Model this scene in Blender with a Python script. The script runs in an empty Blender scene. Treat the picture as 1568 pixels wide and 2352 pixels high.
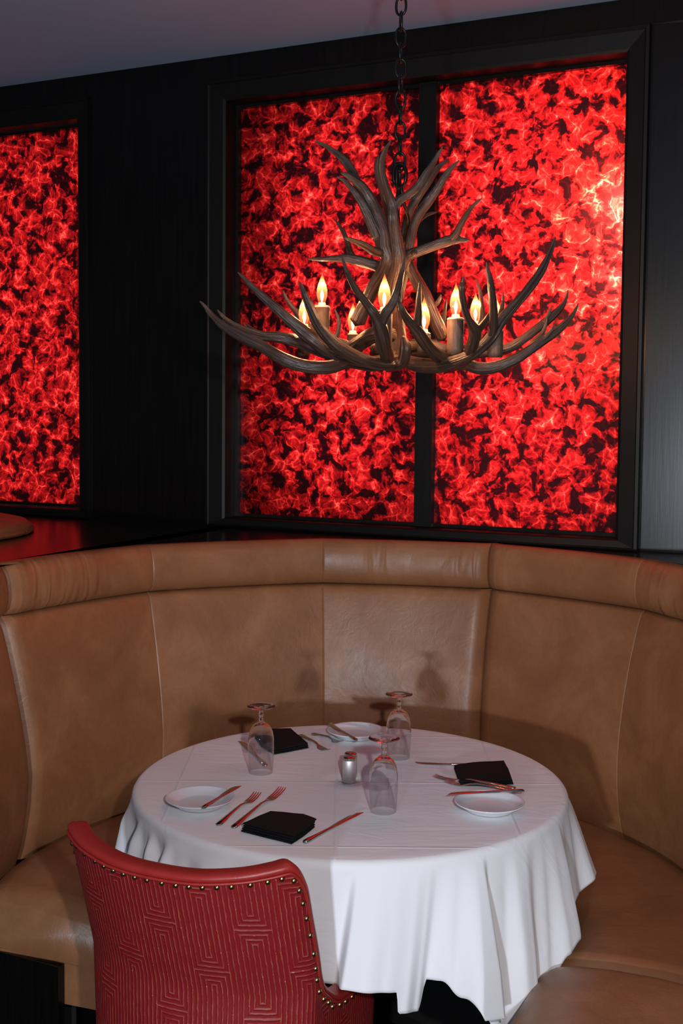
import bpy, bmesh, math, random
import numpy as np
from mathutils import Vector, Matrix, noise as mnoise

random.seed(4)
S = bpy.context.scene
COL = S.collection
PI = math.pi
R = math.radians

# ------------------------------------------------------------------ camera
F, TILT, ROLL, Y0, EYE = 2724.3, .0638, .0089, 1115.07, 1.68
cam = bpy.data.cameras.new('camera')
cam_o = bpy.data.objects.new('camera', cam)
COL.objects.link(cam_o)
cam.sensor_fit = 'VERTICAL'
cam.sensor_height = 36
cam.lens = 36 * F / 2352
cam.shift_y = -(1176 - Y0) / 2352
cam.clip_start = .02
cam_o.matrix_world = Matrix.Translation((0, 0, EYE)) @ Matrix.Rotation(PI / 2 - TILT, 4, 'X') @ Matrix.Rotation(ROLL, 4, 'Z')
S.camera = cam_o


def ray(px, py):
    x, y = px - 784, py - Y0
    x, y = x * math.cos(ROLL) + y * math.sin(ROLL), -x * math.sin(ROLL) + y * math.cos(ROLL)
    X, u = x / F, -y / F
    return Vector((X, math.cos(TILT) + u * math.sin(TILT), u * math.cos(TILT) - math.sin(TILT)))


def on(px, py, z):            # measured spot -> point on a level plane
    d = ray(px, py)
    return Vector((0, 0, EYE)) + d * ((z - EYE) / d.z)


def at(px, py, Y):            # measured spot -> point at a distance
    d = ray(px, py)
    return Vector((0, 0, EYE)) + d * (Y / d.y)


# ------------------------------------------------------------------ naming helpers
def tag(o, label=None, cat=None, group=None, kind=None):
    if label: o['label'] = label
    if cat: o['category'] = cat
    if group: o['group'] = group
    if kind: o['kind'] = kind
    return o


def empty(name, loc, label, cat, group=None, rz=0):
    o = bpy.data.objects.new(name, None)
    o.empty_display_size = .05
    COL.objects.link(o)
    o.location = loc
    o.rotation_euler = (0, 0, rz)
    return tag(o, label, cat, group)


class MB:
    """collects vertices, faces and uv, links them as one mesh object"""
    def __init__(s):
        s.v, s.f, s.uv, s.tip, s.mi = [], [], [], [], []

    def add(s, p, uv=(0, 0), tip=0.0):
        s.v.append(tuple(p)); s.uv.append(uv); s.tip.append(tip)
        return len(s.v) - 1

    def face(s, *i, m=0):
        s.f.append(tuple(i)); s.mi.append(m)

    def grid(s, rows, cu=False, cv=False, uvs=None, tips=None):
        """rows: list of lists of points"""
        n, m = len(rows), len(rows[0])
        idx = [[s.add(rows[i][j], uvs[i][j] if uvs else (j / max(1, m - 1), i / max(1, n - 1)), tips[i] if tips else 0) for j in range(m)] for i in range(n)]
        for i in range(n if cv else n - 1):
            for j in range(m if cu else m - 1):
                a, b = (i + 1) % n, (j + 1) % m
                s.face(idx[i][j], idx[i][b], idx[a][b], idx[a][j])
        return idx

    def box(s, lo, hi, mat=None):
        P = [Vector((x, y, z)) for z in (lo[2], hi[2]) for y in (lo[1], hi[1]) for x in (lo[0], hi[0])]
        if mat: P = [mat @ p for p in P]
        i = [s.add(p, (p[0] + p[1], p[2])) for p in P]
        for q in ((0, 2, 3, 1), (4, 5, 7, 6), (0, 1, 5, 4), (1, 3, 7, 5), (3, 2, 6, 7), (2, 0, 4, 6)):
            s.face(*[i[k] for k in q])

    def lathe(s, prof, n=48, c=(0, 0, 0)):
        rows = []
        for r, z in prof:
            rows.append([(c[0] + r * math.cos(2 * PI * k / n), c[1] + r * math.sin(2 * PI * k / n), c[2] + z) for k in range(n)])
        s.grid(rows, cu=True)

    def tube(s, pts, rad, n=10, sub=6, closed=False, tip0=False, tip1=False, rough=0.0, flat=1.0, seed=0, tips=None, cap=True):
        pts = [Vector(p) for p in pts]
        N = len(pts)
        if isinstance(rad, (int, float)): rad = [rad] * N
        if tips is None: tips = [0] * N
        P, Q, T = [], [], []
        rng = range(N if closed else N - 1)
        for i in rng:
            g = lambda k: pts[k % N] if closed else pts[min(max(k, 0), N - 1)]
            p0, p1, p2, p3 = g(i - 1), g(i), g(i + 1), g(i + 2)
            r1, r2 = rad[i], rad[(i + 1) % N]
            for k in range(sub):
                t = k / sub
                P.append(.5 * ((2 * p1) + (p2 - p0) * t + (2 * p0 - 5 * p1 + 4 * p2 - p3) * t * t + (3 * p1 - p0 - 3 * p2 + p3) * t ** 3))
                Q.append(r1 + (r2 - r1) * (t * t * (3 - 2 * t)))
                T.append(tips[i] + (tips[(i + 1) % N] - tips[i]) * t)
        if not closed:
            P.append(pts[-1]); Q.append(rad[-1]); T.append(tips[-1])
        K = len(P)
        tan = []
        for i in range(K):
            a = P[(i - 1) % K] if closed or i else P[0]
            b = P[(i + 1) % K] if closed or i < K - 1 else P[-1]
            d = b - a
            tan.append(d.normalized() if d.length > 1e-9 else Vector((0, 0, 1)))
        u = tan[0].orthogonal().normalized()
        rows, uvs, L = [], [], 0
        for i in range(K):
            u = (u - tan[i] * u.dot(tan[i])).normalized()
            w = tan[i].cross(u)
            if i: L += (P[i] - P[i - 1]).length
            row, uvr = [], []
            for k in range(n):
                a = 2 * PI * k / n
                r = Q[i]
                if rough:
                    r *= 1 + rough * mnoise.noise(Vector((math.cos(a) * 1.6 + seed * 7.3, math.sin(a) * 1.6, L * 14)))
                row.append(P[i] + (u * math.cos(a) + w * math.sin(a) * flat) * r)
                uvr.append((k / n if k < n else 1, L))
            rows.append(row); uvs.append(uvr)
        idx = s.grid(rows, cu=True, cv=closed, uvs=uvs, tips=T)
        if not closed and cap:
            for e, sign in ((0, -1), (K - 1, 1)):
                c = s.add(P[e] + tan[e] * sign * Q[e] * .8, (0, L * (e > 0)), T[e])
                for k in range(n):
                    b = (k + 1) % n
                    if sign > 0: s.face(idx[e][k], idx[e][b], c)
                    else: s.face(idx[e][b], idx[e][k], c)

    def build(s, name, mat, parent=None, smooth=True, angle=None, mats=None):
        me = bpy.data.meshes.new(name)
        me.from_pydata(s.v, [], s.f)
        uvl = me.uv_layers.new(name='UVMap')
        for l in me.loops:
            uvl.data[l.index].uv = s.uv[l.vertex_index]
        if any(s.tip):
            at_ = me.attributes.new('tip', 'FLOAT', 'POINT')
            for i, t in enumerate(s.tip): at_.data[i].value = t
        for m in (mats or [mat]): me.materials.append(m)
        if mats:
            for p, k in zip(me.polygons, s.mi): p.material_index = k
        bm = bmesh.new(); bm.from_mesh(me)
        bmesh.ops.recalc_face_normals(bm, faces=bm.faces)
        bm.to_mesh(me); bm.free()
        if smooth:
            me.shade_smooth()
            if angle:
                me.set_sharp_from_angle(angle=R(angle))
        o = bpy.data.objects.new(name, me)
        COL.objects.link(o)
        if parent: o.parent = parent
        return o


# ------------------------------------------------------------------ material helpers
def mat(name):
    m = bpy.data.materials.new(name); m.use_nodes = True
    nt = m.node_tree
    return m, nt, nt.nodes['Principled BSDF'], nt.nodes['Material Output']


def node(nt, t, **kw):
    n = nt.nodes.new(t)
    for k, v in kw.items():
        if k.startswith('i_'):
            key = k[2:]
            n.inputs[int(key) if key.isdigit() else key].default_value = v
        else: setattr(n, k, v)
    return n


def math_(nt, op, a, b=None, c=None):
    n = nt.nodes.new('ShaderNodeMath'); n.operation = op
    for i, x in enumerate((a, b, c)):
        if x is None: continue
        if isinstance(x, (int, float)): n.inputs[i].default_value = x
        else: nt.links.new(x, n.inputs[i])
    return n.outputs[0]


def ramp(nt, src, stops, interp='LINEAR'):
    n = nt.nodes.new('ShaderNodeValToRGB')
    n.color_ramp.interpolation = interp
    cr = n.color_ramp
    while len(cr.elements) < len(stops): cr.elements.new(.5)
    for e, (p, c) in zip(cr.elements, stops):
        e.position = p
        e.color = c if isinstance(c, tuple) and len(c) == 4 else ((*c, 1) if isinstance(c, tuple) else (c, c, c, 1))
    nt.links.new(src, n.inputs[0])
    return n.outputs[0]


def coords(nt, out='Object', scale=(1, 1, 1), rot=(0, 0, 0)):
    tc = nt.nodes.new('ShaderNodeTexCoord')
    mp = nt.nodes.new('ShaderNodeMapping')
    mp.inputs['Scale'].default_value = scale
    mp.inputs['Rotation'].default_value = rot
    nt.links.new(tc.outputs[out], mp.inputs[0])
    return mp.outputs[0]


def noise_(nt, vec, scale, detail=4, rough=.55, dist=0.0):
    n = node(nt, 'ShaderNodeTexNoise', i_Scale=scale, i_Detail=detail, i_Roughness=rough, i_Distortion=dist)
    nt.links.new(vec, n.inputs['Vector'])
    return n.outputs[0]


def mix(nt, f, a, b, blend='MIX'):
    n = node(nt, 'ShaderNodeMix', data_type='RGBA', blend_type=blend)
    for s_, x in ((0, f), (6, a), (7, b)):
        if isinstance(x, (int, float)): n.inputs[s_].default_value = x
        elif isinstance(x, tuple): n.inputs[s_].default_value = (*x, 1)
        else: nt.links.new(x, n.inputs[s_])
    return n.outputs[2]


def bump(nt, h, strength, dist, normal=None):
    b = node(nt, 'ShaderNodeBump', i_Strength=strength, i_Distance=dist)
    nt.links.new(h, b.inputs['Height'])
    if normal: nt.links.new(normal, b.inputs['Normal'])
    return b.outputs[0]


def simple(name, col, rough=.5, metal=0.0, spec=.5, **kw):
    m, nt, b, o = mat(name)
    b.inputs['Base Color'].default_value = (*col, 1)
    b.inputs['Roughness'].default_value = rough
    b.inputs['Metallic'].default_value = metal
    b.inputs['Specular IOR Level'].default_value = spec
    for k, v in kw.items(): b.inputs[k.replace('_', ' ')].default_value = v
    return m


def m_leather(name, dark, mid, light, rough=.45, wrinkle=0.0, crease=.25, spec=.5):
    m, nt, b, o = mat(name)
    uv = coords(nt, 'UV')
    ob = coords(nt, 'Object')
    big = noise_(nt, ob, 4.5, 6, .62, .6)
    fine = noise_(nt, ob, 60, 4, .6)
    f = math_(nt, 'ADD', math_(nt, 'MULTIPLY', big, .85), math_(nt, 'MULTIPLY', fine, .15))
    c = ramp(nt, f, [(.3, dark), (.5, mid), (.7, light)])
    # pale scuffs and stretch marks
    sc = noise_(nt, coords(nt, 'Object', (9, 9, 3), (.4, .3, .6)), 2.4, 5, .7, 1.5)
    scm = ramp(nt, sc, [(.60, 0.0), (.72, 1.0)])
    c = mix(nt, math_(nt, 'MULTIPLY', scm, .35), c, light)
    nt.links.new(c, b.inputs['Base Color'])
    rr = ramp(nt, noise_(nt, ob, 9, 4, .6), [(.3, rough - .06), (.7, rough + .08)])
    nt.links.new(rr, b.inputs['Roughness'])
    b.inputs['Specular IOR Level'].default_value = spec
    grain = noise_(nt, ob, 420, 2, .5)
    n1 = bump(nt, grain, .12, .001)
    v = node(nt, 'ShaderNodeTexVoronoi', feature='DISTANCE_TO_EDGE', i_Scale=7.0)
    wv = nt.nodes.new('ShaderNodeVectorMath'); wv.operation = 'ADD'
    nn = node(nt, 'ShaderNodeTexNoise', i_Scale=6.0, i_Detail=4.0)
    nt.links.new(ob, nn.inputs['Vector'])
    nt.links.new(nn.outputs[1], wv.inputs[0]); nt.links.new(ob, wv.inputs[1])
    nt.links.new(wv.outputs[0], v.inputs['Vector'])
    cr = ramp(nt, v.outputs[0], [(0.0, 0.0), (.10, 1.0)])
    soft = noise_(nt, ob, 16, 4, .6, 1.0)
    h = math_(nt, 'ADD', math_(nt, 'MULTIPLY', cr, .25 * crease), math_(nt, 'MULTIPLY', soft, 1.0))
    n2 = bump(nt, h, .5 * max(crease, .2), .008, n1)
    if wrinkle:
        wn = noise_(nt, coords(nt, 'UV', (26, 5, 1), (0, 0, .2)), 1.0, 1, .4, .6)
        msk = ramp(nt, noise_(nt, coords(nt, 'UV', (3.3, 3, 1)), 1.0, 1, .5), [(.46, 0.0), (.62, 1.0)])
        n2 = bump(nt, math_(nt, 'MULTIPLY', wn, msk), wrinkle, .012, n2)
    nt.links.new(n2, b.inputs['Normal'])
    return m


def m_wood(name, dark, light, rough, grain_scale=(26, 26, 1.2), spec=.5):
    m, nt, b, o = mat(name)
    ob = coords(nt, 'Object', grain_scale)
    g = noise_(nt, ob, 3.0, 8, .65, .4)
    c = ramp(nt, g, [(.35, dark), (.65, light)])
    nt.links.new(c, b.inputs['Base Color'])
    b.inputs['Roughness'].default_value = rough
    b.inputs['Specular IOR Level'].default_value = spec
    nt.links.new(bump(nt, g, .06, .002), b.inputs['Normal'])
    return m


M = {}
M['leather'] = m_leather('tan_leather', (.195, .080, .033), (.245, .104, .043), (.320, .147, .066), .43, 0, .30, .6)
M['leather_roll'] = m_leather('tan_leather_gathered', (.205, .086, .036), (.257, .112, .047), (.325, .152, .069), .43, .8, .25, .55)
M['red_leather'] = m_leather('red_leather', (.25, .014, .012), (.30, .018, .015), (.34, .026, .021), .42, 0, .05)
M['wood'] = m_wood('dark_veneer', (.0022, .0019, .0017), (.0050, .0043, .0037), .27, spec=.33)
M['frame_wood'] = m_wood('dark_frame_wood', (.0025, .0022, .0020), (.0045, .0040, .0035), .46, spec=.28)
M['ledge_wood'] = m_wood('dark_polished_ledge', (.006, .005, .005), (.010, .009, .008), .22, (1.2, 26, 26))
M['black'] = simple('black_plinth', (.004, .004, .004), .7)
M['iron'] = simple('black_iron', (.012, .011, .011), .38, .6)
M['steel'] = simple('polished_steel', (.50, .47, .455), .17, 1.0)
M['brushed'] = simple('brushed_steel', (.70, .68, .66), .5, 1.0, Anisotropic=.5)
M['porcelain'] = simple('white_porcelain', (.72, .75, .80), .12, 0, .5)
M['brass'] = simple('aged_brass', (.36, .26, .12), .30, 1.0)
M['glass'] = simple('clear_glass', (1, 1, 1), .02, 0, .5, Transmission_Weight=1.0, IOR=1.45)
M['candle_cap'] = simple('white_candle_cap', (.62, .50, .40), .5)

# thin clear glass for the hollow bowls
m, nt, b, o = mat('thin_clear_glass')
tr = node(nt, 'ShaderNodeBsdfTransparent'); tr.inputs[0].default_value = (.95, .95, .955, 1)
gl = node(nt, 'ShaderNodeBsdfGlossy', i_Roughness=.02)
lw = node(nt, 'ShaderNodeLayerWeight', i_Blend=.5)
fr5 = math_(nt, 'MULTIPLY_ADD', math_(nt, 'POWER', lw.outputs['Facing'], 4.0), .85, .075)
ms = nt.nodes.new('ShaderNodeMixShader')
nt.links.new(fr5, ms.inputs[0]); nt.links.new(tr.outputs[0], ms.inputs[1]); nt.links.new(gl.outputs[0], ms.inputs[2])
nt.links.new(ms.outputs[0], o.inputs[0])
M['thin_glass'] = m

# amber bulb glass and its filament
m, nt, b, o = mat('amber_bulb_glass')
tr = node(nt, 'ShaderNodeBsdfTransparent'); tr.inputs[0].default_value = (1, .78, .60, 1)
tl = node(nt, 'ShaderNodeBsdfTranslucent'); tl.inputs[0].default_value = (1, .34, .17, 1)
gl = node(nt, 'ShaderNodeBsdfGlossy', i_Roughness=.05)
lw = node(nt, 'ShaderNodeLayerWeight', i_Blend=.5)
fr5 = math_(nt, 'MULTIPLY_ADD', math_(nt, 'POWER', lw.outputs['Facing'], 4.0), .5, .03)
m1 = nt.nodes.new('ShaderNodeMixShader'); m1.inputs[0].default_value = .07
nt.links.new(tr.outputs[0], m1.inputs[1]); nt.links.new(tl.outputs[0], m1.inputs[2])
m2 = nt.nodes.new('ShaderNodeMixShader')
nt.links.new(fr5, m2.inputs[0]); nt.links.new(m1.outputs[0], m2.inputs[1]); nt.links.new(gl.outputs[0], m2.inputs[2])
nt.links.new(m2.outputs[0], o.inputs[0])
M['bulb'] = m
m, nt, b, o = mat('glowing_filament')
em = node(nt, 'ShaderNodeEmission', i_Strength=40.0); em.inputs[0].default_value = (1, .64, .40, 1)
nt.links.new(em.outputs[0], o.inputs[0])
M['filament'] = m

# black napkin cloth / white table linen
m, nt, b, o = mat('black_napkin')
b.inputs['Base Color'].default_value = (.006, .007, .008, 1); b.inputs['Roughness'].default_value = .85
b.inputs['Specular IOR Level'].default_value = .2
nt.links.new(bump(nt, noise_(nt, coords(nt, 'Object'), 500, 2, .5), .3, .001), b.inputs['Normal'])
M['napkin'] = m
m, nt, b, o = mat('white_linen')
b.inputs['Base Color'].default_value = (.81, .81, .84, 1); b.inputs['Roughness'].default_value = .75
b.inputs['Specular IOR Level'].default_value = .25
b.inputs['Sheen Weight'].default_value = .15
ob = coords(nt, 'UV')          # flat cloth coordinates in metres
sx = nt.nodes.new('ShaderNodeSeparateXYZ'); nt.links.new(ob, sx.inputs[0])
h = None
for ax, posns in ((0, (-.42, -.034, .365)), (1, (-.448, -.014, .40))):
    for p in posns:
        d = math_(nt, 'ABSOLUTE', math_(nt, 'SUBTRACT', sx.outputs[ax], p))
        g = math_(nt, 'MAXIMUM', math_(nt, 'SUBTRACT', 1.0, math_(nt, 'MULTIPLY', d, 190.0)), 0.0)
        h = g if h is None else math_(nt, 'MAXIMUM', h, g)
wr = noise_(nt, coords(nt, 'UV', (1, 2.4, 1), (0, 0, .5)), 7.0, 3, .5, 1.2)
n1 = bump(nt, noise_(nt, ob, 900, 2, .5), .06, .001)
n2 = bump(nt, wr, .10, .02, n1)
ln = nt.nodes.new('ShaderNodeVectorMath'); ln.operation = 'LENGTH'; nt.links.new(ob, ln.inputs[0])
h = math_(nt, 'MULTIPLY', h, ramp(nt, ln.outputs['Value'], [(.50, 1.0), (.56, 0.0)]))
nt.links.new(bump(nt, h, .5, .003, n2), b.inputs['Normal'])
M['linen'] = m

# antler: brown-grey, streaked lengthwise, pale tips
m, nt, b, o = mat('antler')
st = noise_(nt, coords(nt, 'UV', (13, 6, 1)), 1.0, 6, .68, .6)
c = ramp(nt, st, [(.34, (.016, .0075, .0048)), (.5, (.058, .028, .017)), (.67, (.145, .078, .047))])
big = noise_(nt, coords(nt, 'Object'), 5.5, 3, .5)
c = mix(nt, math_(nt, 'MULTIPLY', ramp(nt, big, [(.42, 0.0), (.62, 1.0)]), .55), c, (.030, .022, .022))
ta = node(nt, 'ShaderNodeAttribute', attribute_name='tip')
c = mix(nt, math_(nt, 'MULTIPLY', ta.outputs['Fac'], .55), c, (.17, .13, .105))
nt.links.new(c, b.inputs['Base Color'])
b.inputs['Roughness'].default_value = .36
gr = noise_(nt, coords(nt, 'UV', (14, 8, 1)), 1.0, 4, .6, .4)
nt.links.new(bump(nt, gr, .9, .006), b.inputs['Normal'])
M['antler'] = m
m, nt, b, o = mat('bark_candle')
st = noise_(nt, coords(nt, 'Object', (60, 60, 9)), 1.0, 5, .65, .5)
nt.links.new(ramp(nt, st, [(.3, (.04, .025, .018)), (.6, (.15, .09, .055)), (.8, (.24, .16, .10))]), b.inputs['Base Color'])
b.inputs['Roughness'].default_value = .6
nt.links.new(bump(nt, st, .7, .004), b.inputs['Normal'])
M['bark'] = m

# ceiling / floor
m, nt, b, o = mat('ceiling_paint')
b.inputs['Base Color'].default_value = (.26, .37, .54, 1); b.inputs['Roughness'].default_value = .9
nt.links.new(bump(nt, noise_(nt, coords(nt, 'Object'), 90, 3, .5), .05, .002), b.inputs['Normal'])
M['ceiling'] = m
M['floor'] = simple('dark_carpet', (.006, .006, .007), .95)

# backlit resin: red flakes and bright strands, lit from the lamps behind it
m, nt, b, o = mat('red_resin')
ob = coords(nt, 'Object')
wn = node(nt, 'ShaderNodeTexNoise', i_Scale=9.0, i_Detail=3.0, i_Roughness=.6)
nt.links.new(ob, wn.inputs['Vector'])
wv = nt.nodes.new('ShaderNodeVectorMath'); wv.operation = 'MULTIPLY_ADD'
nt.links.new(wn.outputs[1], wv.inputs[0]); wv.inputs[1].default_value = (.075, .075, .075); nt.links.new(ob, wv.inputs[2])
W = wv.outputs[0]
blob = noise_(nt, W, 21, 3, .55, .35)
mask = ramp(nt, blob, [(.415, 0.0), (.465, .45), (.58, .75), (.72, 1.0)])
def edges(scale, warp, lo, hi):
    v = node(nt, 'ShaderNodeTexVoronoi', feature='DISTANCE_TO_EDGE', i_Scale=scale)
    wn2 = node(nt, 'ShaderNodeTexNoise', i_Scale=scale * .8, i_Detail=3.0)
    nt.links.new(W, wn2.inputs['Vector'])
    wv2 = nt.nodes.new('ShaderNodeVectorMath'); wv2.operation = 'MULTIPLY_ADD'
    nt.links.new(wn2.outputs[1], wv2.inputs[0]); wv2.inputs[1].default_value = (warp,) * 3; nt.links.new(W, wv2.inputs[2])
    nt.links.new(wv2.outputs[0], v.inputs['Vector'])
    return ramp(nt, v.outputs[0], [(0.0, 1.0), (lo, .45), (hi, 0.0)])
e1 = edges(17, .06, .03, .085)
e2 = edges(31, .04, .04, .12)
shade = ramp(nt, noise_(nt, W, 30, 4, .62, 1.2), [(.28, .30), (.5, .75), (.72, 1.0)])
val = math_(nt, 'MULTIPLY', math_(nt, 'MULTIPLY', mask, shade), .62)
val = math_(nt, 'ADD', val, math_(nt, 'MULTIPLY', e1, math_(nt, 'MULTIPLY_ADD', mask, .36, .05)))
val = math_(nt, 'ADD', val, math_(nt, 'MULTIPLY', e2, math_(nt, 'MULTIPLY', mask, .26)))
colr = ramp(nt, val, [(0.0, (.008, .0010, .0016)), (.18, (.05, .0014, .0022)), (.42, (.30, .0050, .0060)), (.66, (.66, .024, .022)), (1.0, (.95, .15, .095))])
tl = node(nt, 'ShaderNodeBsdfTranslucent'); nt.links.new(colr, tl.inputs[0])
gl = node(nt, 'ShaderNodeBsdfGlossy', i_Roughness=.25); gl.inputs[0].default_value = (.5, .5, .55, 1)
ms = nt.nodes.new('ShaderNodeMixShader'); ms.inputs[0].default_value = .03
nt.links.new(tl.outputs[0], ms.inputs[1]); nt.links.new(gl.outputs[0], ms.inputs[2])
nt.links.new(ms.outputs[0], o.inputs[0])
M['resin'] = m

# embossed red chair fabric: columns of nested long loops with gilt lines
m, nt, b, o = mat('embossed_red_fabric')
uv = coords(nt, 'UV')
sx = nt.nodes.new('ShaderNodeSeparateXYZ'); nt.links.new(uv, sx.inputs[0])
jit = noise_(nt, uv, 60, 2, .5)
jj = math_(nt, 'MULTIPLY', math_(nt, 'SUBTRACT', jit, .5), .0035)
CW, CH, PT, NW = .0920, .190, .0102, .036
U = math_(nt, 'ADD', math_(nt, 'DIVIDE', math_(nt, 'ADD', sx.outputs[0], jj), CW), 20.5)
ci = math_(nt, 'FLOOR', U)
cu = math_(nt, 'SUBTRACT', math_(nt, 'SUBTRACT', U, ci), .5)
off = math_(nt, 'MULTIPLY', math_(nt, 'MODULO', ci, 2.0), .5)
V = math_(nt, 'ADD', math_(nt, 'ADD', math_(nt, 'DIVIDE', math_(nt, 'ADD', sx.outputs[1], jj), CH), 20.2), off)
cv = math_(nt, 'SUBTRACT', math_(nt, 'FRACT', V), .5)
du = math_(nt, 'MULTIPLY', math_(nt, 'ABSOLUTE', cu), CW)
dv = math_(nt, 'SUBTRACT', math_(nt, 'MULTIPLY', math_(nt, 'ABSOLUTE', cv), CH), CH / 2 - NW)
inn = math_(nt, 'LESS_THAN', du, NW)
dd = math_(nt, 'MAXIMUM', du, math_(nt, 'MULTIPLY', dv, inn))
fr = math_(nt, 'ABSOLUTE', math_(nt, 'SUBTRACT', math_(nt, 'FRACT', math_(nt, 'DIVIDE', dd, PT)), .5))   # 0 on a line
line = ramp(nt, fr, [(0.0, 1.0), (.06, .9), (.135, 0.0)])
wear = ramp(nt, noise_(nt, uv, 38, 4, .65), [(.38, .25), (.62, 1.0)])
sp = ramp(nt, noise_(nt, uv, 160, 2, .5), [(.66, 0.0), (.72, 1.0)])
c = mix(nt, math_(nt, 'MULTIPLY', line, math_(nt, 'MULTIPLY', wear, .55)), (.215, .0075, .012), (.48, .16, .085))
c = mix(nt, math_(nt, 'MULTIPLY', math_(nt, 'MULTIPLY', line, sp), .6), c, (.75, .45, .22))
nt.links.new(c, b.inputs['Base Color'])
b.inputs['Roughness'].default_value = .5
b.inputs['Specular IOR Level'].default_value = .4
hgt = ramp(nt, fr, [(0.0, 1.0), (.10, .8), (.30, 0.0)])
nt.links.new(bump(nt, hgt, .55, .0022), b.inputs['Normal'])
M['fabric'] = m

# ------------------------------------------------------------------ room shell
WO = Vector((0, 4.1054, 0)); WE = Vector((.9019, -.4318, 0)); WN = Vector((-.4318, -.9019, 0))
def W3(s, z, d=0):
    p = WO + WE * s + WN * d
    return Vector((p.x, p.y, z))
WM = Matrix(((WE.x, WN.x, 0, WO.x), (WE.y, WN.y, 0, WO.y), (0, 0, 1, 0), (0, 0, 0, 1)))   # (s, d, z) -> world
CEIL = 2.935
def struct(o): o['kind'] = 'structure'; return o

mb = MB(); mb.box((-4, -3.2, -.05), (3, 7, 0)); struct(mb.build('floor', M['floor'], smooth=False))
mb = MB(); mb.box((-4, -3.2, CEIL), (3, 7, CEIL + .05)); struct(mb.build('ceiling', M['ceiling'], smooth=False))

SPAN = dict(main=(-.550, 1.0245), side=(-2.75, -1.070))
ZO0, ZO1 = 1.2515, 2.8505
mb = MB()
for s0, s1, z0, z1 in ((-3.4, 2.4, 0, ZO0), (-3.4, 2.4, ZO1, CEIL), (-3.4, -2.75, ZO0, ZO1), (-1.070, -.550, ZO0, ZO1), (1.0245, 1.03, ZO0, ZO1)):
    mb.box((s0, -.12, z0), (s1, 0, z1), WM)
struct(mb.build('wall_back', M['wood'], smooth=False))


RM = WM @ Matrix.Translation((1.0245, 0, 0)) @ Matrix.Rotation(R(-5), 4, 'Z')
mb = MB(); mb.box((.0, -.05, ZO0 - .02), (1.3, -.002, ZO1), RM)
struct(mb.build('wall_right', M['wood'], smooth=False))


def frame_mesh(s0, s1, z0, z1, prof, insets):
    """mitred frame; prof = (0..1 across the face, depth); insets = left, right, bottom, top face widths"""
    mb = MB()
    l, r, bt, tp = insets
    loops = []
    for t, d in prof:
        a, b2, c, e = s0 + l * t, s1 - r * t, z0 + bt * t, z1 - tp * t
        loops.append([W3(a, c, d), W3(b2, c, d), W3(b2, e, d), W3(a, e, d)])
    mb.grid(loops, cu=True, cv=True)
    return mb


GD = -.088
FP = [(0, -.10), (0, .012), (.03, .016), (.17, .0165), (.22, .013), (.88, .007), (1, .003), (1, -.10)]
STOP = [(0, GD + .002), (0, GD + .022), (1, GD + .022), (1, GD + .002)]


def backlit_panel(key, label, ins, mull):
    s0, s1 = SPAN[key]
    root = empty('backlit_panel', W3((s0 + s1) / 2, ZO0, 0), label, 'light panel')
    inv = root.matrix_basis.inverted()
    kids = []
    fr_ = frame_mesh(s0 + .001, s1 - .001, ZO0 + .001, ZO1 - .001, FP, ins).build('frame', M['frame_wood'], smooth=False)
    i0, i1, k0, k1 = s0 + ins[0] + .0015, s1 - ins[1] - .0015, ZO0 + ins[2] + .002, ZO1 - ins[3] - .002
    st = frame_mesh(i0, i1, k0, k1, STOP, (.012,) * 4).build('glazing_stop', M['ledge_wood'], smooth=False)
    kids += [fr_, st]
    panes = [(i0, i1)]
    if mull:
        a, b2 = mull
        mb = MB(); mb.box((a, GD - .004, k0 + .001), (b2, GD + .034, k1 - .001), WM)
        kids.append(mb.build('mullion', M['frame_wood'], smooth=False))
        panes = [(i0, a + .002), (b2 - .002, i1)]
    for a, b2 in panes:
        mb = MB()
        q = [mb.add(W3(x, z, GD)) for x, z in ((a, k0), (b2, k0), (b2, k1), (a, k1))]
        mb.face(*q)
        p = mb.build('glowing_pane', M['resin'], smooth=False)
        kids.append(p)
    for k in kids:
        k.parent = root
        k.matrix_parent_inverse = Matrix.Translation(-root.location)
    return root, panes, (k0, k1)


mroot, mpanes, (pk0, pk1) = backlit_panel('main', 'large two-pane glowing red backlit panel behind the chandelier', (.080, .071, .030, .074), (.249, .311))
sroot, spanes, _ = backlit_panel('side', 'glowing red backlit panel at left, beyond the plain dark wood wall', (.07, .053, .030, .074), None)


def area(name, loc, size, power, col, aim, size_y=None, spread=None):
    l = bpy.data.lights.new(name, 'AREA')
    l.energy = power; l.color = col; l.size = size
    if size_y: l.shape = 'RECTANGLE'; l.size_y = size_y
    if spread: l.spread = spread
    o = bpy.data.objects.new(name, l); COL.objects.link(o)
    o.location = loc
    o.rotation_euler = (Vector(aim) - Vector(loc)).to_track_quat('-Z', 'Y').to_euler()
    return o


def point(name, loc, power, col, rad=.02):
    l = bpy.data.lights.new(name, 'POINT'); l.energy = power; l.color = col; l.shadow_soft_size = rad
    o = bpy.data.objects.new(name, l); COL.objects.link(o); o.location = loc
    return o


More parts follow.
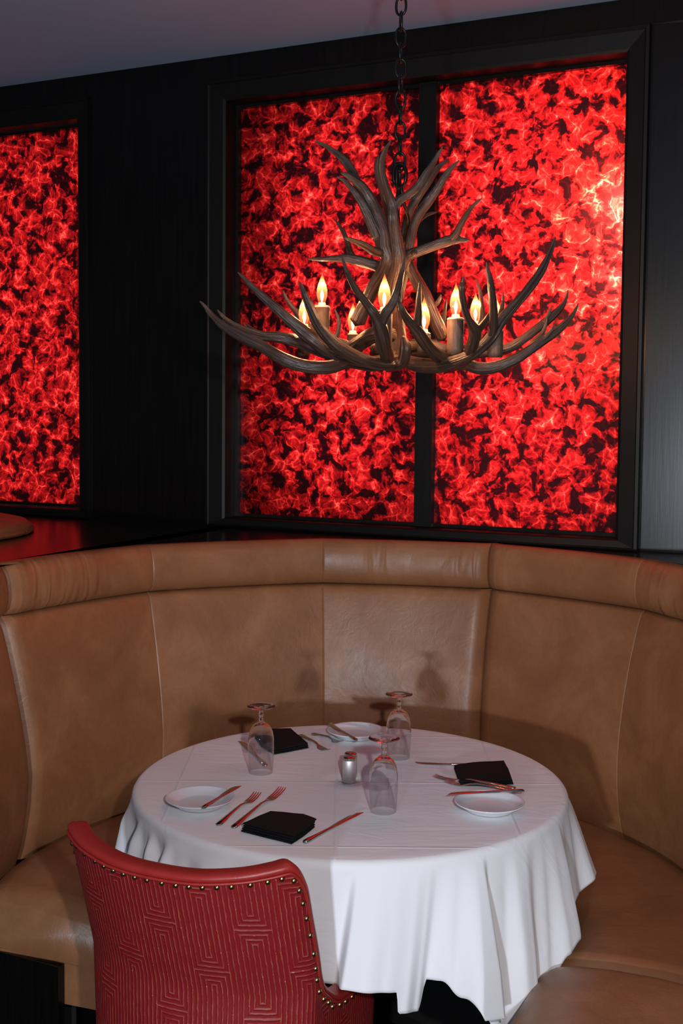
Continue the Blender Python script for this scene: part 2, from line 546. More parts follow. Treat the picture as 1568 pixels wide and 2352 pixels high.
# lamps in the box behind the resin
zc = (pk0 + pk1) / 2
def back_lamp(name, s, z, w, h, p, col=(1, .93, .88), d=GD - .16):
    return area(name, W3(s, z, d), w, p, col, W3(s, z, 1), h)
(ml0, ml1), (mr0, mr1) = mpanes
back_lamp('box_lamp', (ml0 + ml1) / 2 + .05, zc, (ml1 - ml0) * .62, (pk1 - pk0) * .9, 6.6)
back_lamp('box_lamp', (mr0 + mr1) / 2, zc, (mr1 - mr0) * .9, (pk1 - pk0) * .95, 11)
back_lamp('box_lamp', (mr0 + mr1) / 2 - .02, pk0 + .36, .40, .65, 6.5)
point('box_bulb', W3(mr1 - .012, 2.335, GD - .065), 70, (1, .62, .30), .03)
point('box_bulb', W3(mr1 - .005, 2.10, GD - .09), 22, (1, .70, .42), .03)
back_lamp('box_lamp', spanes[0][1] - .42, zc, .84, pk1 - pk0, 9)

# ------------------------------------------------------------------ banquette
CX, CY = .0277, 2.8903
def pol(r, th, z):
    return Vector((CX + r * math.cos(th), CY + r * math.sin(th), z))
def lerp(a, b, t): return a + (b - a) * t
def smooth(t):
    t = min(max(t, 0), 1); return t * t * (3 - 2 * t)
def interp(x, pts):
    if x <= pts[0][0]: return pts[0][1]
    for (a, b), (c, d) in zip(pts, pts[1:]):
        if x <= c: return b + (d - b) * smooth((x - a) / (c - a))
    return pts[-1][1]
def interl(x, pts):
    return float(np.interp(x, [p[0] for p in pts], [p[1] for p in pts]))

BACK_PROF = [(.43, .948), (.47, .935), (.53, .922), (.60, .912), (.68, .908), (.76, .914), (.85, .928), (.95, .950), (1.03, .970), (1.075, .983), (1.095, .992), (1.106, 1.004)]
ROLL_PROF = [(1.109, 1.006), (1.110, .996), (1.116, .984), (1.130, .972), (1.152, .966), (1.178, .965), (1.205, .968), (1.228, .975), (1.245, .986), (1.2535, 1.000), (1.254, 1.012), (1.252, 1.045), (1.24, 1.052)]
ban = empty('banquette', (CX, CY, 0), 'curved tan leather booth wrapping round the white-clothed table', 'booth')
BINV = Matrix.Translation((-CX, -CY, 0))
def kid(o, p=ban):
    o.parent = p; o.matrix_parent_inverse = BINV.copy(); return o


def sample_th(th0, th1, fine):
    t = list(np.linspace(th0, th1, int((th1 - th0) / R(1.2)) + 2))
    for k in (.0015, .003, .006, .010, .016, .024, .034):
        t += [th0 + k, th1 - k]
    for f in fine:
        for k in (-.010, -.006, -.0035, -.002, -.001, 0, .001, .002, .0035, .006, .010): t.append(f + k)
    return sorted(x for x in set(round(v, 5) for v in t) if th0 - 1e-6 <= x <= th1 + 1e-6)


def upholstered(name, th0, th1, fine, prof, material, edge, flat=.55, back=1.052, lump=.004):
    mb = MB()
    ths = sample_th(th0, th1, fine)
    seams = [th0] + sorted(fine) + [th1]
    rows, uvs = [], []
    for z, r0 in prof:
        row, uvr = [], []
        for th in ths:
            r = r0
            for a, b2 in zip(seams, seams[1:]):
                if a - 1e-6 <= th <= b2 + 1e-6:
                    half = (b2 - a) / 2; mid = (a + b2) / 2
                    rf = r0 * math.cos(half) / math.cos(th - mid)
                    r = lerp(r0, rf, flat)
                    # puffed between the seams
                    break
            de = min(th - th0, th1 - th)
            r += edge * (1 - min(1, de / .045)) ** 2.2
            for f in fine:
                r += .0026 * math.exp(-((th - f) / .0016) ** 2) * .5
            r += lump * mnoise.noise(Vector((th * 3.5, z * 5, 1.7)))
            zz = z
            row.append(pol(r, th, zz)); uvr.append((th * .98, z))
        rows.append(row); uvs.append(uvr)
    n = len(prof)
    zt, zb = prof[-1][0], prof[0][0]
    rows.append([pol(back, th, zt - .004) for th in ths]); uvs.append([(th, zt + .05) for th in ths])
    rows.append([pol(back, th, zb) for th in ths]); uvs.append([(th, zb - .05) for th in ths])
    idx = mb.grid(rows, cv=True, uvs=uvs)
    mb.face(*[r[0] for r in idx]); mb.face(*[r[-1] for r in reversed(idx)])
    return kid(mb.build(name, material, angle=50))


TS = [R(a) for a in (-1.0, 31.6, 63.3, 95.0, 128.9, 161.3)]
units = [(R(-33), TS[2], [TS[0], TS[1]]), (TS[2], TS[5], [TS[3], TS[4]]), (TS[5], R(180), [])]
for a, b2, fine in units:
    g = .0010
    upholstered('backrest', a + g, b2 - g, fine, BACK_PROF, M['leather'], .030)
    upholstered('head_roll', a + g, b2 - g, fine, ROLL_PROF, M['leather_roll'], .022, lump=.003)


def sweep(name, inner, outer, prof, material, end_drop=.03, nt_=60, end0=True, end1=True, bow=.0):
    mb = MB()
    rows, uvs = [], []
    ts = sorted(set([i / nt_ for i in range(nt_ + 1)] + [k for k in (.002, .006, .012, .02, .03)] + [1 - k for k in (.002, .006, .012, .02, .03)]))
    for t in ts:
        a, b2 = inner(t), outer(t)
        w = b2 - a
        L = w.length
        de = 1.0
        Ltot = bow or 1.5
        if end0: de = min(de, t * Ltot / .05)
        if end1: de = min(de, (1 - t) * Ltot / .05)
        k = (1 - min(1, de)) ** 2.4
        row, uvr = [], []
        for (wm, wf, z) in prof:
            p = a + w.normalized() * wm + w * wf
            zz = z - end_drop * k * max(0, (z - .36) / .12)
            zz += .006 * mnoise.noise(Vector((p.x * 5, p.y * 5, 3.3))) if z > .44 else 0
            row.append(Vector((p.x, p.y, zz))); uvr.append((t * Ltot, wf * L + wm))
        rows.append(row); uvs.append(uvr)
    idx = mb.grid(rows, cu=True, uvs=uvs)
    mb.face(*idx[0]); mb.face(*reversed(idx[-1]))
    return kid(mb.build(name, material, angle=55))


SEAT_PROF = [(.02, 0, .332), (.004, 0, .340), (0, 0, .370), (0, 0, .405), (.004, 0, .430), (.016, 0, .452), (.036, 0, .466), (.07, 0, .474), (0, .35, .481), (0, .6, .482), (0, .85, .476), (0, .96, .464), (0, 1, .445), (0, 1, .34), (0, .97, .332)]
RI, RO = .530, .916
e0, e1 = R(194), R(-33.5)
sweep('seat_cushion', lambda t: pol(RI + .05 * smooth(1 - t / .06), lerp(e0, R(-36), t), 0), lambda t: pol(RO, lerp(R(179.3), R(-31), t), 0), SEAT_PROF, M['leather'], bow=2.3, nt_=110)
ia = [Vector(p) for p in ((.452, 2.572, 0), (.385, 2.425, 0), (.300, 2.240, 0), (.215, 2.05, 0))]
oa = [Vector(p) for p in ((.828, 2.405, 0), (.86, 2.26, 0), (.88, 2.08, 0), (.88, 1.93, 0))]
def poly(P, t):
    x = t * (len(P) - 1); i = min(int(x), len(P) - 2); return P[i].lerp(P[i + 1], x - i)
def bulged(t):
    p = poly(ia, t)
    k = 1 - smooth(t / .12)
    return p + Vector((.05, -.005, 0)) * k * .6
sweep('seat_cushion', bulged, lambda t: poly(oa, t), SEAT_PROF, M['leather'], bow=.6, nt_=40)


def ring(name, r0, r1, z0, z1, a0, a1, material, n=90, a1i=None):
    mb = MB()
    rows = []
    for k in range(n + 1):
        th = lerp(a0, a1, k / n)
        ti = lerp(a0, a1i or a1, k / n)
        rows.append([pol(r0, ti, z0), pol(r1, th, z0), pol(r1, th, z1), pol(r0, ti, z1)])
    idx = mb.grid(rows, cu=True)
    mb.face(*idx[0]); mb.face(*reversed(idx[-1]))
    return kid(mb.build(name, material, smooth=True, angle=40))


ring('seat_base', .60, 1.03, .222, .333, R(-33), R(177.6), M['leather'], a1i=R(190.5))
ring('plinth', .68, 1.02, 0, .223, R(-33), R(174), M['black'], a1i=R(181))
ring('back_shell', 1.055, 1.072, 0, 1.214, R(-33), R(180), M['wood'])
mb = MB(); mb.box((0, .001, 0), (.46, .024, .326), Matrix.Translation((-.676, 2.790, 0)) @ Matrix.Rotation(PI - .455, 4, 'Z') @ Matrix.Scale(-1, 4, (0, 1, 0))); kid(mb.build('end_panel', M['wood'], smooth=False))
# block under the end cushion on the right
mb = MB()
lo = [mb.add((p.x, p.y, z)) for z in (0.0, .333) for p in (Vector((.50, 2.53, 0)), Vector((.27, 2.05, 0)), Vector((.87, 1.95, 0)), Vector((.86, 2.38, 0)))]
for q in ((0, 1, 2, 3), (4, 5, 6, 7), (0, 1, 5, 4), (1, 2, 6, 5), (2, 3, 7, 6), (3, 0, 4, 7)): mb.face(*[lo[k] for k in q])
kid(mb.build('seat_base', M['black'], smooth=False))

# polished ledge between the booth and the wall
mb = MB()
top, bot = [], []
ths = [R(180 - k * 2) for k in range(96)]
for th in ths:
    p = pol(1.056, th, 0)
    dist = (4.1054 - p.y - .4788 * p.x) / 1.10872
    q = p - WN * (dist - .003) if True else p
    top.append((p, q))
def quad_strip(mb, pairs, z0, z1):
    rows = [[Vector((p.x, p.y, z1)), Vector((q.x, q.y, z1)), Vector((q.x, q.y, z0)), Vector((p.x, p.y, z0))] for p, q in pairs]
    idx = mb.grid(rows, cu=True)
    mb.face(*idx[0]); mb.face(*reversed(idx[-1]))
pairs = [(p, q) for p, q in top if p.y > 2.95]
p0 = pairs[0][0]
left = []
for x in np.linspace(-2.9, p0.x - .01, 24):
    p = Vector((x, p0.y, 0)); dist = (4.1054 - p.y - .4788 * p.x) / 1.10872
    left.append((p, p - WN * (dist - .003)))
quad_strip(mb, left + pairs, 1.215, 1.2485)
struct(mb.build('trim_1', M['ledge_wood'], smooth=False))

# neighbouring booth: its rounded back end shows at the left edge
NC = Vector((-1.572, 4.0, 0))
nb = empty('banquette', (NC.x, NC.y, 1.25), 'rounded tan leather booth end on the dark ledge under the left red panel', 'booth')
mb = MB()
mb.lathe([(.0, .044), (.30, .046), (.40, .047), (.455, .044), (.490, .036), (.510, .022), (.516, .010), (.514, .0005), (0, .0005)], 72)
o = mb.build('head_roll', M['leather_roll']); o.parent = nb

# ------------------------------------------------------------------ table, cloth
TZ = .766
table = empty('round_table', (CX, CY, 0), 'round pedestal table hidden under the white cloth', 'table')
mb = MB(); mb.lathe([(0, .720), (.50, .720), (.528, .735), (.531, .750), (.522, .7585), (0, .7585)], 96); o = mb.build('tabletop', M['frame_wood'], angle=40); o.parent = table
mb = MB(); mb.lathe([(0, .72), (.10, .719), (.06, .66), (.045, .40), (.05, .12), (.08, .04), (0, .04)], 32); o = mb.build('pedestal', M['iron']); o.parent = table
mb = MB(); mb.lathe([(0, .045), (.10, .045), (.26, .022), (.28, 0), (0, 0)], 48); o = mb.build('base', M['iron']); o.parent = table

RT = .5335
# angle (deg, seen from the table's centre), how far the hem swings out, and how long it hangs
FOLD = [(-180, .02), (-168, .045), (-160, .01), (-150, .06), (-143, .01), (-134, .09), (-127, .015), (-119, .07), (-112, .01), (-104, .045), (-97, -.008), (-90.0, -.006), (-88.4, .066), (-84, .078), (-80, .066), (-75.5, .052), (-72.5, .030), (-70.5, .010), (-66, .050), (-61.0, .098), (-59.4, .090), (-57.6, .006), (-53, .008), (-49, .040), (-46, .036), (-42, .008), (-38, .020), (-33, .052), (-28.5, .058), (-26.6, .030), (-23, .010), (-17, .030), (-11, .085), (-7.5, .090), (-4, .040), (2, .0), (14, .06), (26, .0), (40, .10), (54, .02), (68, .07), (82, .0), (98, .07), (114, .01), (128, .10), (142, .03), (156, .08), (168, .01), (180, .03)]
HANG = [(-180, .22), (-160, .24), (-140, .27), (-120, .26), (-108, .24), (-98, .232), (-90, .238), (-82, .245), (-77.6, .248), (-76.6, .292), (-71.5, .295), (-70.4, .235), (-68, .238), (-64, .275), (-59, .335), (-54, .40), (-46, .42), (-40, .38), (-34, .285), (-29, .268), (-24, .25), (-18, .205), (-11, .195), (-4, .20), (12, .22), (45, .42), (80, .23), (100, .23), (135, .42), (165, .23), (180, .22)]
mb = MB()
NP = 900
phis = [R(-180 + 360 * k / NP) for k in range(NP)]
rows, uvs = [], []
for r in (0.002, .08, .16, .24, .32, .40, .46, .50, .518):
    row, uvr = [], []
    for p in phis:
        x, y = r * math.cos(p), r * math.sin(p)
        zz = .0012 * mnoise.noise(Vector((x * 5, y * 7, 0))) * smooth((.5 - r) / .1)
        row.append(Vector((CX + x, CY + y, TZ - .004 + zz))); uvr.append((x, y))
    rows.append(row); uvs.append(uvr)
BR = .017
NS = 44
for k in range(1, NS + 1):
    row, uvr = [], []
    for p in phis:
        deg = math.degrees(p)
        H = interp(deg, HANG)
        s = (k / NS) ** 1.15 * (H + .026)
        fo = interp(deg, FOLD)
        quarter = BR * PI / 2
        if s < quarter:
            a = s / BR
            r = RT - BR + BR * math.sin(a); z = -BR * (1 - math.cos(a))
            drop = 0
        else:
            drop = s - quarter
            r = RT; z = -BR - drop
        q = drop / .24
        sw = fo * (min(q, 1.0) ** .85 * .80 + max(0, q - 1) * .45) + .012 * q
        if -178 < deg < -98:
            wv_ = .5 + .5 * math.sin(deg * .55 + 2.2 * math.sin(deg * .13))
            sw += .024 * (wv_ ** 2 - .45) * smooth(q * 4) * smooth((deg + 178) / 10) * smooth((-98 - deg) / 8)
        r += sw
        r += .003 * mnoise.noise(Vector((p * 9, drop * 5, 2.2))) * min(1, q * 3)
        z += .32 * sw * min(1, q)
        ang = p + R(-3.4) * q * (1 if -100 < deg < -60 else .2)
        row.append(Vector((CX + r * math.cos(ang), CY + r * math.sin(ang), TZ - .004 + z)))
        uvr.append(((RT + s) * math.cos(p), (RT + s) * math.sin(p)))
    rows.append(row); uvs.append(uvr)
mb.grid(rows, cu=True, uvs=uvs)
cloth = mb.build('tablecloth', M['linen'])
mod = cloth.modifiers.new('thickness', 'SOLIDIFY'); mod.thickness = .0012; mod.offset = -1
tag(cloth, 'white linen tablecloth draped in folds over the round table', 'tablecloth')

# ------------------------------------------------------------------ things on the table
CT = TZ - .0035          # cloth surface


def loft(mb, secs, n=10):
    """secs: (x along, half width, half thickness, z centre, y offset)"""
    rows = []
    for x, w, t, z, y in secs:
        rows.append([(x, y + w * math.copysign(abs(math.cos(2 * PI * k / n)) ** .7, math.cos(2 * PI * k / n)), z + t * math.copysign(abs(math.sin(2 * PI * k / n)) ** .8, math.sin(2 * PI * k / n))) for k in range(n)])
    idx = mb.grid(rows, cu=True)
    mb.face(*idx[0]); mb.face(*reversed(idx[-1]))


def place(root, A, B):
    d = B - A
    root.location = A
    yaw = math.atan2(d.y, d.x); pitch = -math.asin(max(-1, min(1, d.z / d.length)))
    root.rotation_euler = (0, pitch, yaw)
    return d.length


def knife(A, B, label, group, butter=False, flip=1):
    root = empty('table_knife' if not butter else 'butter_knife', A, label, 'knife', group)
    L = place(root, A, B)
    w = .0072 if not butter else .0062
    h = .46 if not butter else .5
    mb = MB()
    loft(mb, [(0, w * .55, .0022, .003, 0), (.004, w * .9, .0033, .0036, 0), (.018, w * .92, .0034, .0038, 0), (L * h * .5, w * .68, .003, .0036, 0), (L * h * .86, w * .52, .0027, .0034, 0), (L * h, w * .62, .0025, .0032, 0)])
    mb.build('handle', M['steel'], root, angle=60)
    mb = MB()
    b0 = L * h
    bw = .0088 if not butter else .0092
    loft(mb, [(b0, w * .55, .0022, .0032, 0), (b0 + .006, bw * .62, .0013, .0032, flip * .001), (b0 + (L - b0) * .35, bw * .85, .0010, .003, flip * .0016), (b0 + (L - b0) * .72, bw * .98, .0009, .0028, flip * .001), (b0 + (L - b0) * .90, bw * .72, .0008, .0028, -flip * .0012), (L * .985, bw * .32, .0007, .0028, -flip * .005), (L, .0006, .0005, .0028, -flip * .0075)])
    mb.build('blade', M['steel'], root, angle=60)
    return root


def fork(A, B, label, group, roll=0.0):
    root = empty('fork', A, label, 'fork', group)
    L = place(root, A, B)
    mb = MB()
    neck = L * .66
    loft(mb, [(0, .0035, .0012, .0022, 0), (.004, .0075, .0019, .0026, 0), (.02, .0078, .0021, .0032, 0), (L * .3, .005, .0021, .006, 0), (L * .55, .0032, .002, .0085, 0), (neck, .0034, .0018, .006, 0)])
    mb.build('handle', M['steel'], root, angle=60)
    mb = MB()
    hw = .0118
    t0 = L * .785
    loft(mb, [(neck - .001, .0034, .0018, .006, 0), (neck + .008, .0058, .0014, .0042, 0), (neck + .018, .0105, .0011, .0026, 0), (t0 + .002, hw, .001, .0024, 0)], 12)
    for k in range(4):
        y = (k - 1.5) * hw * .5
        loft(mb, [(t0 - .002, hw * .19, .0009, .0024, y), (lerp(t0, L, .4), hw * .16, .0009, .0030, y), (lerp(t0, L, .8), hw * .13, .0009, .0060, y), (L, hw * .05, .0006, .0095, y)], 8)
    mb.build('head', M['steel'], root, angle=60)
    return root


def plate(px, py, label, r=.0805):
    c = on(px, py, CT + .012)
    o = empty('side_plate', (c.x, c.y, CT), label, 'plate', 'white side plates on the table')
    mb = MB()
    mb.lathe([(0, .0055), (r * .60, .0055), (r * .68, .0075), (r * .80, .0135), (r * .94, .0195), (r * .985, .0212), (r, .0206), (r * .995, .0190), (r * .93, .0160), (r * .80, .0095), (r * .70, .0035), (r * .66, .0008), (r * .60, .0008), (r * .58, .0025), (0, .0025)], 80)
    mb.build('dish', M['porcelain'], o)
    return o


plate(459.5, 1838, 'white side plate at front left, left of the forks')
plate(816.5, 1682, 'white side plate at the far edge of the table, between two upturned glasses')
plate(1123.5, 1848, 'white side plate on the right, in front of crossed silver cutlery')
PZ = CT + .0215
knife(on(466, 1859, PZ + .001), on(548, 1807, PZ + .001), 'butter knife lying across the front left side plate', 'butter knives on the plates', True)
knife(on(819, 1703, PZ + .001), on(754, 1662.5, PZ + .001), 'butter knife lying across the side plate at the far edge of the table', 'butter knives on the plates', True)
knife(on(1203, 1819, PZ + .001), on(1027, 1825.5, PZ + .001), 'butter knife laid over the back rim of the right-hand side plate', 'butter knives on the plates', True, -1)
g = 'table knives beside the napkins'
knife(on(699, 1938, CT), on(828, 1867.5, CT), 'table knife right of the black napkin at the front', g)
knife(on(1110, 1761, CT), on(952, 1754, CT), 'table knife half under the right-hand black napkin', g)
knife(on(611, 1762, CT), on(553, 1704, CT), 'table knife behind the upturned glass on the left', g, flip=-1)
g = 'forks on the table'
fork(on(500, 1897, CT), on(592, 1827.5, CT), 'small fork beside the front left plate', g)
fork(on(535, 1903, CT), on(649, 1816, CT), 'long fork half under the front black napkin', g)
fork(on(689, 1689, CT), on(752, 1729, CT), 'back-row fork next to the black napkin behind the left glass', g)
fork(on(717, 1686, CT), on(784, 1709, CT), 'back-row fork with tines under the far plate rim', g)
fork(on(1184, 1812, CT + .008), on(997, 1788, CT), 'fork right of centre, nearest the right-hand black napkin', g)
fork(on(1186, 1818, CT + .010), on(1024, 1800, CT), 'fork right of centre, lying next to the plate with the knife over its rim', g)


def napkin(pts, layers, th, label, shift=(.0, .0), group='folded black napkins'):
    P = [on(x, y, CT + layers * th) for x, y in pts]
    c = sum(P, Vector()) / len(P)
    o = empty('napkin', (c.x, c.y, CT), label, 'napkin', group)
    mb = MB()
    for k in range(layers):
        f = 1.0 - .012 * ((k * 7) % 3)
        dx = shift[0] * (layers - 1 - k); dy = shift[1] * (layers - 1 - k)
        loops = []
        for zz, e in ((.0, .0045), (.18, .001), (.5, 0), (.82, .001), (.98, .0045)):
            lp = []
            n = len(P)
            for i in range(n):
                a, b2 = P[i], P[(i + 1) % n]
                for t in np.linspace(0, 1, 9)[:-1]:
                    p = a.lerp(b2, t)
                    d = (p - c); d.z = 0
                    q = d * f - d.normalized() * e
                    wob = .0014 * mnoise.noise(Vector((p.x * 22 + k * 3, p.y * 22, k * 1.3)))
                    lp.append((q.x + dx, q.y + dy, (k + zz) * th + (wob if k == layers - 1 else wob * .4)))
            loops.append(lp)
        idx = mb.grid(loops, cu=True)
        mb.face(*idx[0]); 
        cc = mb.add((dx, dy, (k + 1) * th))
        m_ = len(idx[-1])
        for j in range(m_): mb.face(idx[-1][j], idx[-1][(j + 1) % m_], cc)
    ob_ = mb.build('napkin_fold', M['napkin'], o, angle=45)
    return o


napkin([(557, 1889), (590, 1874), (621, 1861), (697, 1868), (727, 1880), (700, 1902), (674, 1918), (620, 1905)], 4, .0050, 'folded black napkin at the front, between a fork and a knife', (-.0012, -.001))
napkin([(579, 1674), (620, 1671.5), (668, 1671), (709, 1706), (660, 1716), (628, 1721), (600, 1703)], 3, .0050, 'folded black napkin at the back, behind the left upturned glass', (0, -.0006))
napkin([(1041, 1755), (1085, 1749), (1158, 1745), (1168, 1764), (1178, 1791), (1120, 1794), (1055, 1794)], 3, .0042, 'folded black napkin on the right side of the table', (.0006, 0))


def goblet(px, py, label):
    c = on(px, py, CT)
    o = empty('goblet', (c.x, c.y, CT + .0006), label, 'glass', 'upturned goblets on the table')
    mb = MB()
    outp = [(.0298, 0), (.0312, .02), (.0326, .045), (.0333, .068), (.0325, .088), (.0290, .106), (.0220, .119), (.0130, .1265), (.0065, .130)]
    inp = [(.0, .1235), (.010, .1230), (.0205, .1155), (.0276, .1035), (.0313, .087), (.0321, .068), (.0314, .045), (.0300, .02), (.0288, 0)]
    mb.lathe([(0, .1302)] + outp[::-1] + [(.0293, -.0003)] + inp[::-1], 56)
    for i, q in enumerate(mb.f):
        mb.mi[i] = 1 if max(mb.v[k][2] for k in q) < .0685 else 0
    mb.build('bowl', None, o, mats=[M['glass'], M['thin_glass']])
    mb = MB()
    mb.lathe([(0, .1295), (.0072, .130), (.0058, .135), (.0048, .1405), (.0062, .1450), (.0072, .1485), (.0058, .1525), (.0056, .1565), (.0085, .1600), (0, .1610)], 32)
    mb.build('stem', M['glass'], o)
    mb = MB()
    mb.lathe([(0, .1605), (.009, .1603), (.018, .1638), (.0275, .1668), (.0345, .1680), (.0360, .1692), (.0352, .1704), (.026, .1698), (.012, .1690), (0, .1688)], 56)
    mb.build('foot', M['glass'], o)
    return o


goblet(599, 1774, 'upturned glass goblet on the left, in front of a black napkin')
goblet(914.5, 1740, 'upturned glass goblet furthest back, right of the far plate')
goblet(880, 1863, 'upturned glass goblet in the middle, beside the steel shakers')


def shaker(px, py, label):
    c = on(px, py, CT)
    o = empty('shaker', (c.x, c.y, CT), label, 'shaker', 'steel salt and pepper shakers')
    mb = MB(); mb.lathe([(0, .0004), (.0158, .0004), (.0165, .0015), (.0166, .054), (.0160, .056), (0, .056)], 28); mb.build('body', M['brushed'], o, angle=40)
    mb = MB(); mb.lathe([(.0150, .0562), (.0155, .0585), (.0152, .0615), (.0135, .0630), (0, .0635), (0, .0562)], 32); mb.build('cap', M['steel'], o, angle=40)
    return o


shaker(801.5, 1796, 'steel shaker in the middle of the table, the nearer of two')
shaker(804.5, 1785.5, 'steel shaker mostly hidden behind the nearer one')

# ------------------------------------------------------------------ chair
fd = Vector((.42, .9075, 0)).normalized(); rt = Vector((fd.y, -fd.x, 0))
CO = Vector((-.305, 2.205, 0)) - rt * .009
chair = empty('barrel_chair', CO, 'red barrel-back chair with embossed maze pattern and brass nailheads', 'chair', None, math.atan2(rt.y, rt.x))
HALF = [(0, -.088), (.05, -.085), (.10, -.076), (.15, -.059), (.19, -.040), (.222, -.017), (.240, .001), (.247, .012), (.250, .022), (.252, .033), (.252, .043), (.252, .061), (.252, .073), (.252, .105), (.252, .148), (.252, .196), (.252, .251), (.252, .32), (.250, .3555), (.246, .40), (.236, .43)]
def chair_path(z):
    """outline (r, f) of the outer face at height z"""
    k = (.85 - z)
    ks = min(k, .27)
    out = []
    for i, (r, f) in enumerate(HALF):
        wgt = 1 - smooth((f + .02) / .20)
        rr = r * 1.035 * (1 - .04 * k - .10 * max(0, k - .27))
        out.append(Vector((rr, f + .30 * ks * wgt, 0)))
    return out
n_h = len(HALF)
rim_half = [.836, .836, .838, .843, .849, .855, .858, .850, .832, .800, .736, .656, .606, .580, .560, .530, .517, .510, .499, .490, .485]
def dense(seq, k=4):
    """Catmull-Rom refine of a vector list"""
    out = []
    N = len(seq)
    for i in range(N - 1):
        p0, p1, p2, p3 = seq[max(i - 1, 0)], seq[i], seq[i + 1], seq[min(i + 2, N - 1)]
        for j in range(k):
            t = j / k
            out.append(.5 * ((2 * p1) + (p2 - p0) * t + (2 * p0 - 5 * p1 + 4 * p2 - p3) * t * t + (3 * p1 - p0 - 3 * p2 + p3) * t ** 3))
    out.append(seq[-1])
    return out
def full(seq):
    """mirror a right half (from the middle outwards) into left tip ... right tip"""
    left = [Vector((-p.x, p.y, p.z)) for p in seq[:0:-1]]
    return left + seq
ZB = .27
def chair_col(j, z, inset=0.0):
    pass
levels = 26
def outline(z):
    return full(dense(chair_path(z), 4))
rimz = [v.x for v in dense([Vector((z, 0, 0)) for z in rim_half], 4)]
rimz = rimz[:0:-1] + rimz
NCOL = len(rimz)
# arc length at mid height for the pattern
base = outline(.70)
arc = [0.0]
for a, b2 in zip(base, base[1:]): arc.append(arc[-1] + (b2 - a).length)
mid = arc[NCOL // 2]
arc = [a - mid for a in arc]
cache = {}
def pt(j, z):
    kz = round(z, 4)
    if kz not in cache: cache[kz] = outline(kz)
    p = cache[kz][j]
    return Vector((p.x, p.y, z))
def nrm(j, z):
    a, b2 = pt(max(j - 1, 0), z), pt(min(j + 1, NCOL - 1), z)
    t = (b2 - a).normalized()
    return Vector((t.y, -t.x, 0))           # outward
TH = .042
mb = MB()
rows, uvs = [], []
for k in range(levels + 1):
    row, uvr = [], []
    for j in range(NCOL):
        z = lerp(ZB, rimz[j] - .016, k / levels)
        row.append(pt(j, z)); uvr.append((arc[j], z))
    rows.append(row); uvs.append(uvr)
mb.grid(rows, uvs=uvs)
o = mb.build('outer_back', M['fabric'], chair)
# inner upholstery
mb = MB()
rows = []
for k in range(levels + 1):
    row = []
    for j in range(NCOL):
        z = lerp(ZB, rimz[j] - .014, k / levels)
        row.append(pt(j, z) - nrm(j, z) * (TH + .010 * math.sin(PI * k / levels)))
    rows.append(row)
idx = mb.grid(rows)
# front ends of the two arms
for j in (0, NCOL - 1):
    for k in range(levels):
        za, zb2 = lerp(ZB, rimz[j] - .016, k / levels), lerp(ZB, rimz[j] - .016, (k + 1) / levels)
        q = [mb.add(pt(j, za)), mb.add(pt(j, zb2)), mb.add(rows[k + 1][j]), mb.add(rows[k][j])]
        mb.face(*q)
mb.build('inner_back', M['red_leather'], chair, angle=50)
# rounded leather roll along the whole rim
mb = MB()
rows, uvs = [], []
rp = []
for j in range(NCOL):
    z = rimz[j]
    rp.append(pt(j, z - .012) - nrm(j, z - .012) * (TH / 2 - .002))
for j in range(NCOL):
    z = rimz[j]
    t = (rp[min(j + 1, NCOL - 1)] - rp[max(j - 1, 0)]).normalized()
    side = nrm(j, z - .012)
    side = (side - t * side.dot(t)).normalized()
    up = side.cross(t)
    if up.z < 0 and abs(up.z) > .05: up = -up
    if j and (up.dot(pu) < 0): up = -up
    pu = up
    row = []
    for k in range(16):
        a = 2 * PI * k / 16
        ca, sa = math.cos(a), math.sin(a)
        row.append(rp[j] + side * (.0215 * math.copysign(abs(ca) ** .7, ca)) + up * (.0095 * math.copysign(abs(sa) ** .8, sa)))
    rows.append(row); uvs.append([(arc[j], k / 40) for k in range(16)])
idx = mb.grid(rows, cu=True, uvs=uvs)
mb.face(*idx[0]); mb.face(*reversed(idx[-1]))
mb.build('rim_roll', M['red_leather'], chair)
# thin welt under the roll
mb = MB()
pts = []
for j in range(0, NCOL, 2):
    t = (rp[min(j + 1, NCOL - 1)] - rp[max(j - 1, 0)]).normalized()
    side = nrm(j, rimz[j] - .012); side = (side - t * side.dot(t)).normalized()
    up = side.cross(t)
    if up.z < 0: up = -up
    pts.append(rp[j] + side * .0205 - up * .0082)
mb.tube(pts, .0030, 8, 3)
mb.build('welt', M['red_leather'], chair)
# nailheads
mb = MB()
line = []
for j in range(NCOL):
    t = (rp[min(j + 1, NCOL - 1)] - rp[max(j - 1, 0)]).normalized()
    side = nrm(j, rimz[j] - .012); side = (side - t * side.dot(t)).normalized()
    up = side.cross(t)
    if up.z < 0: up = -up
    line.append((rp[j] - up * .0155 + side * .0195, side))
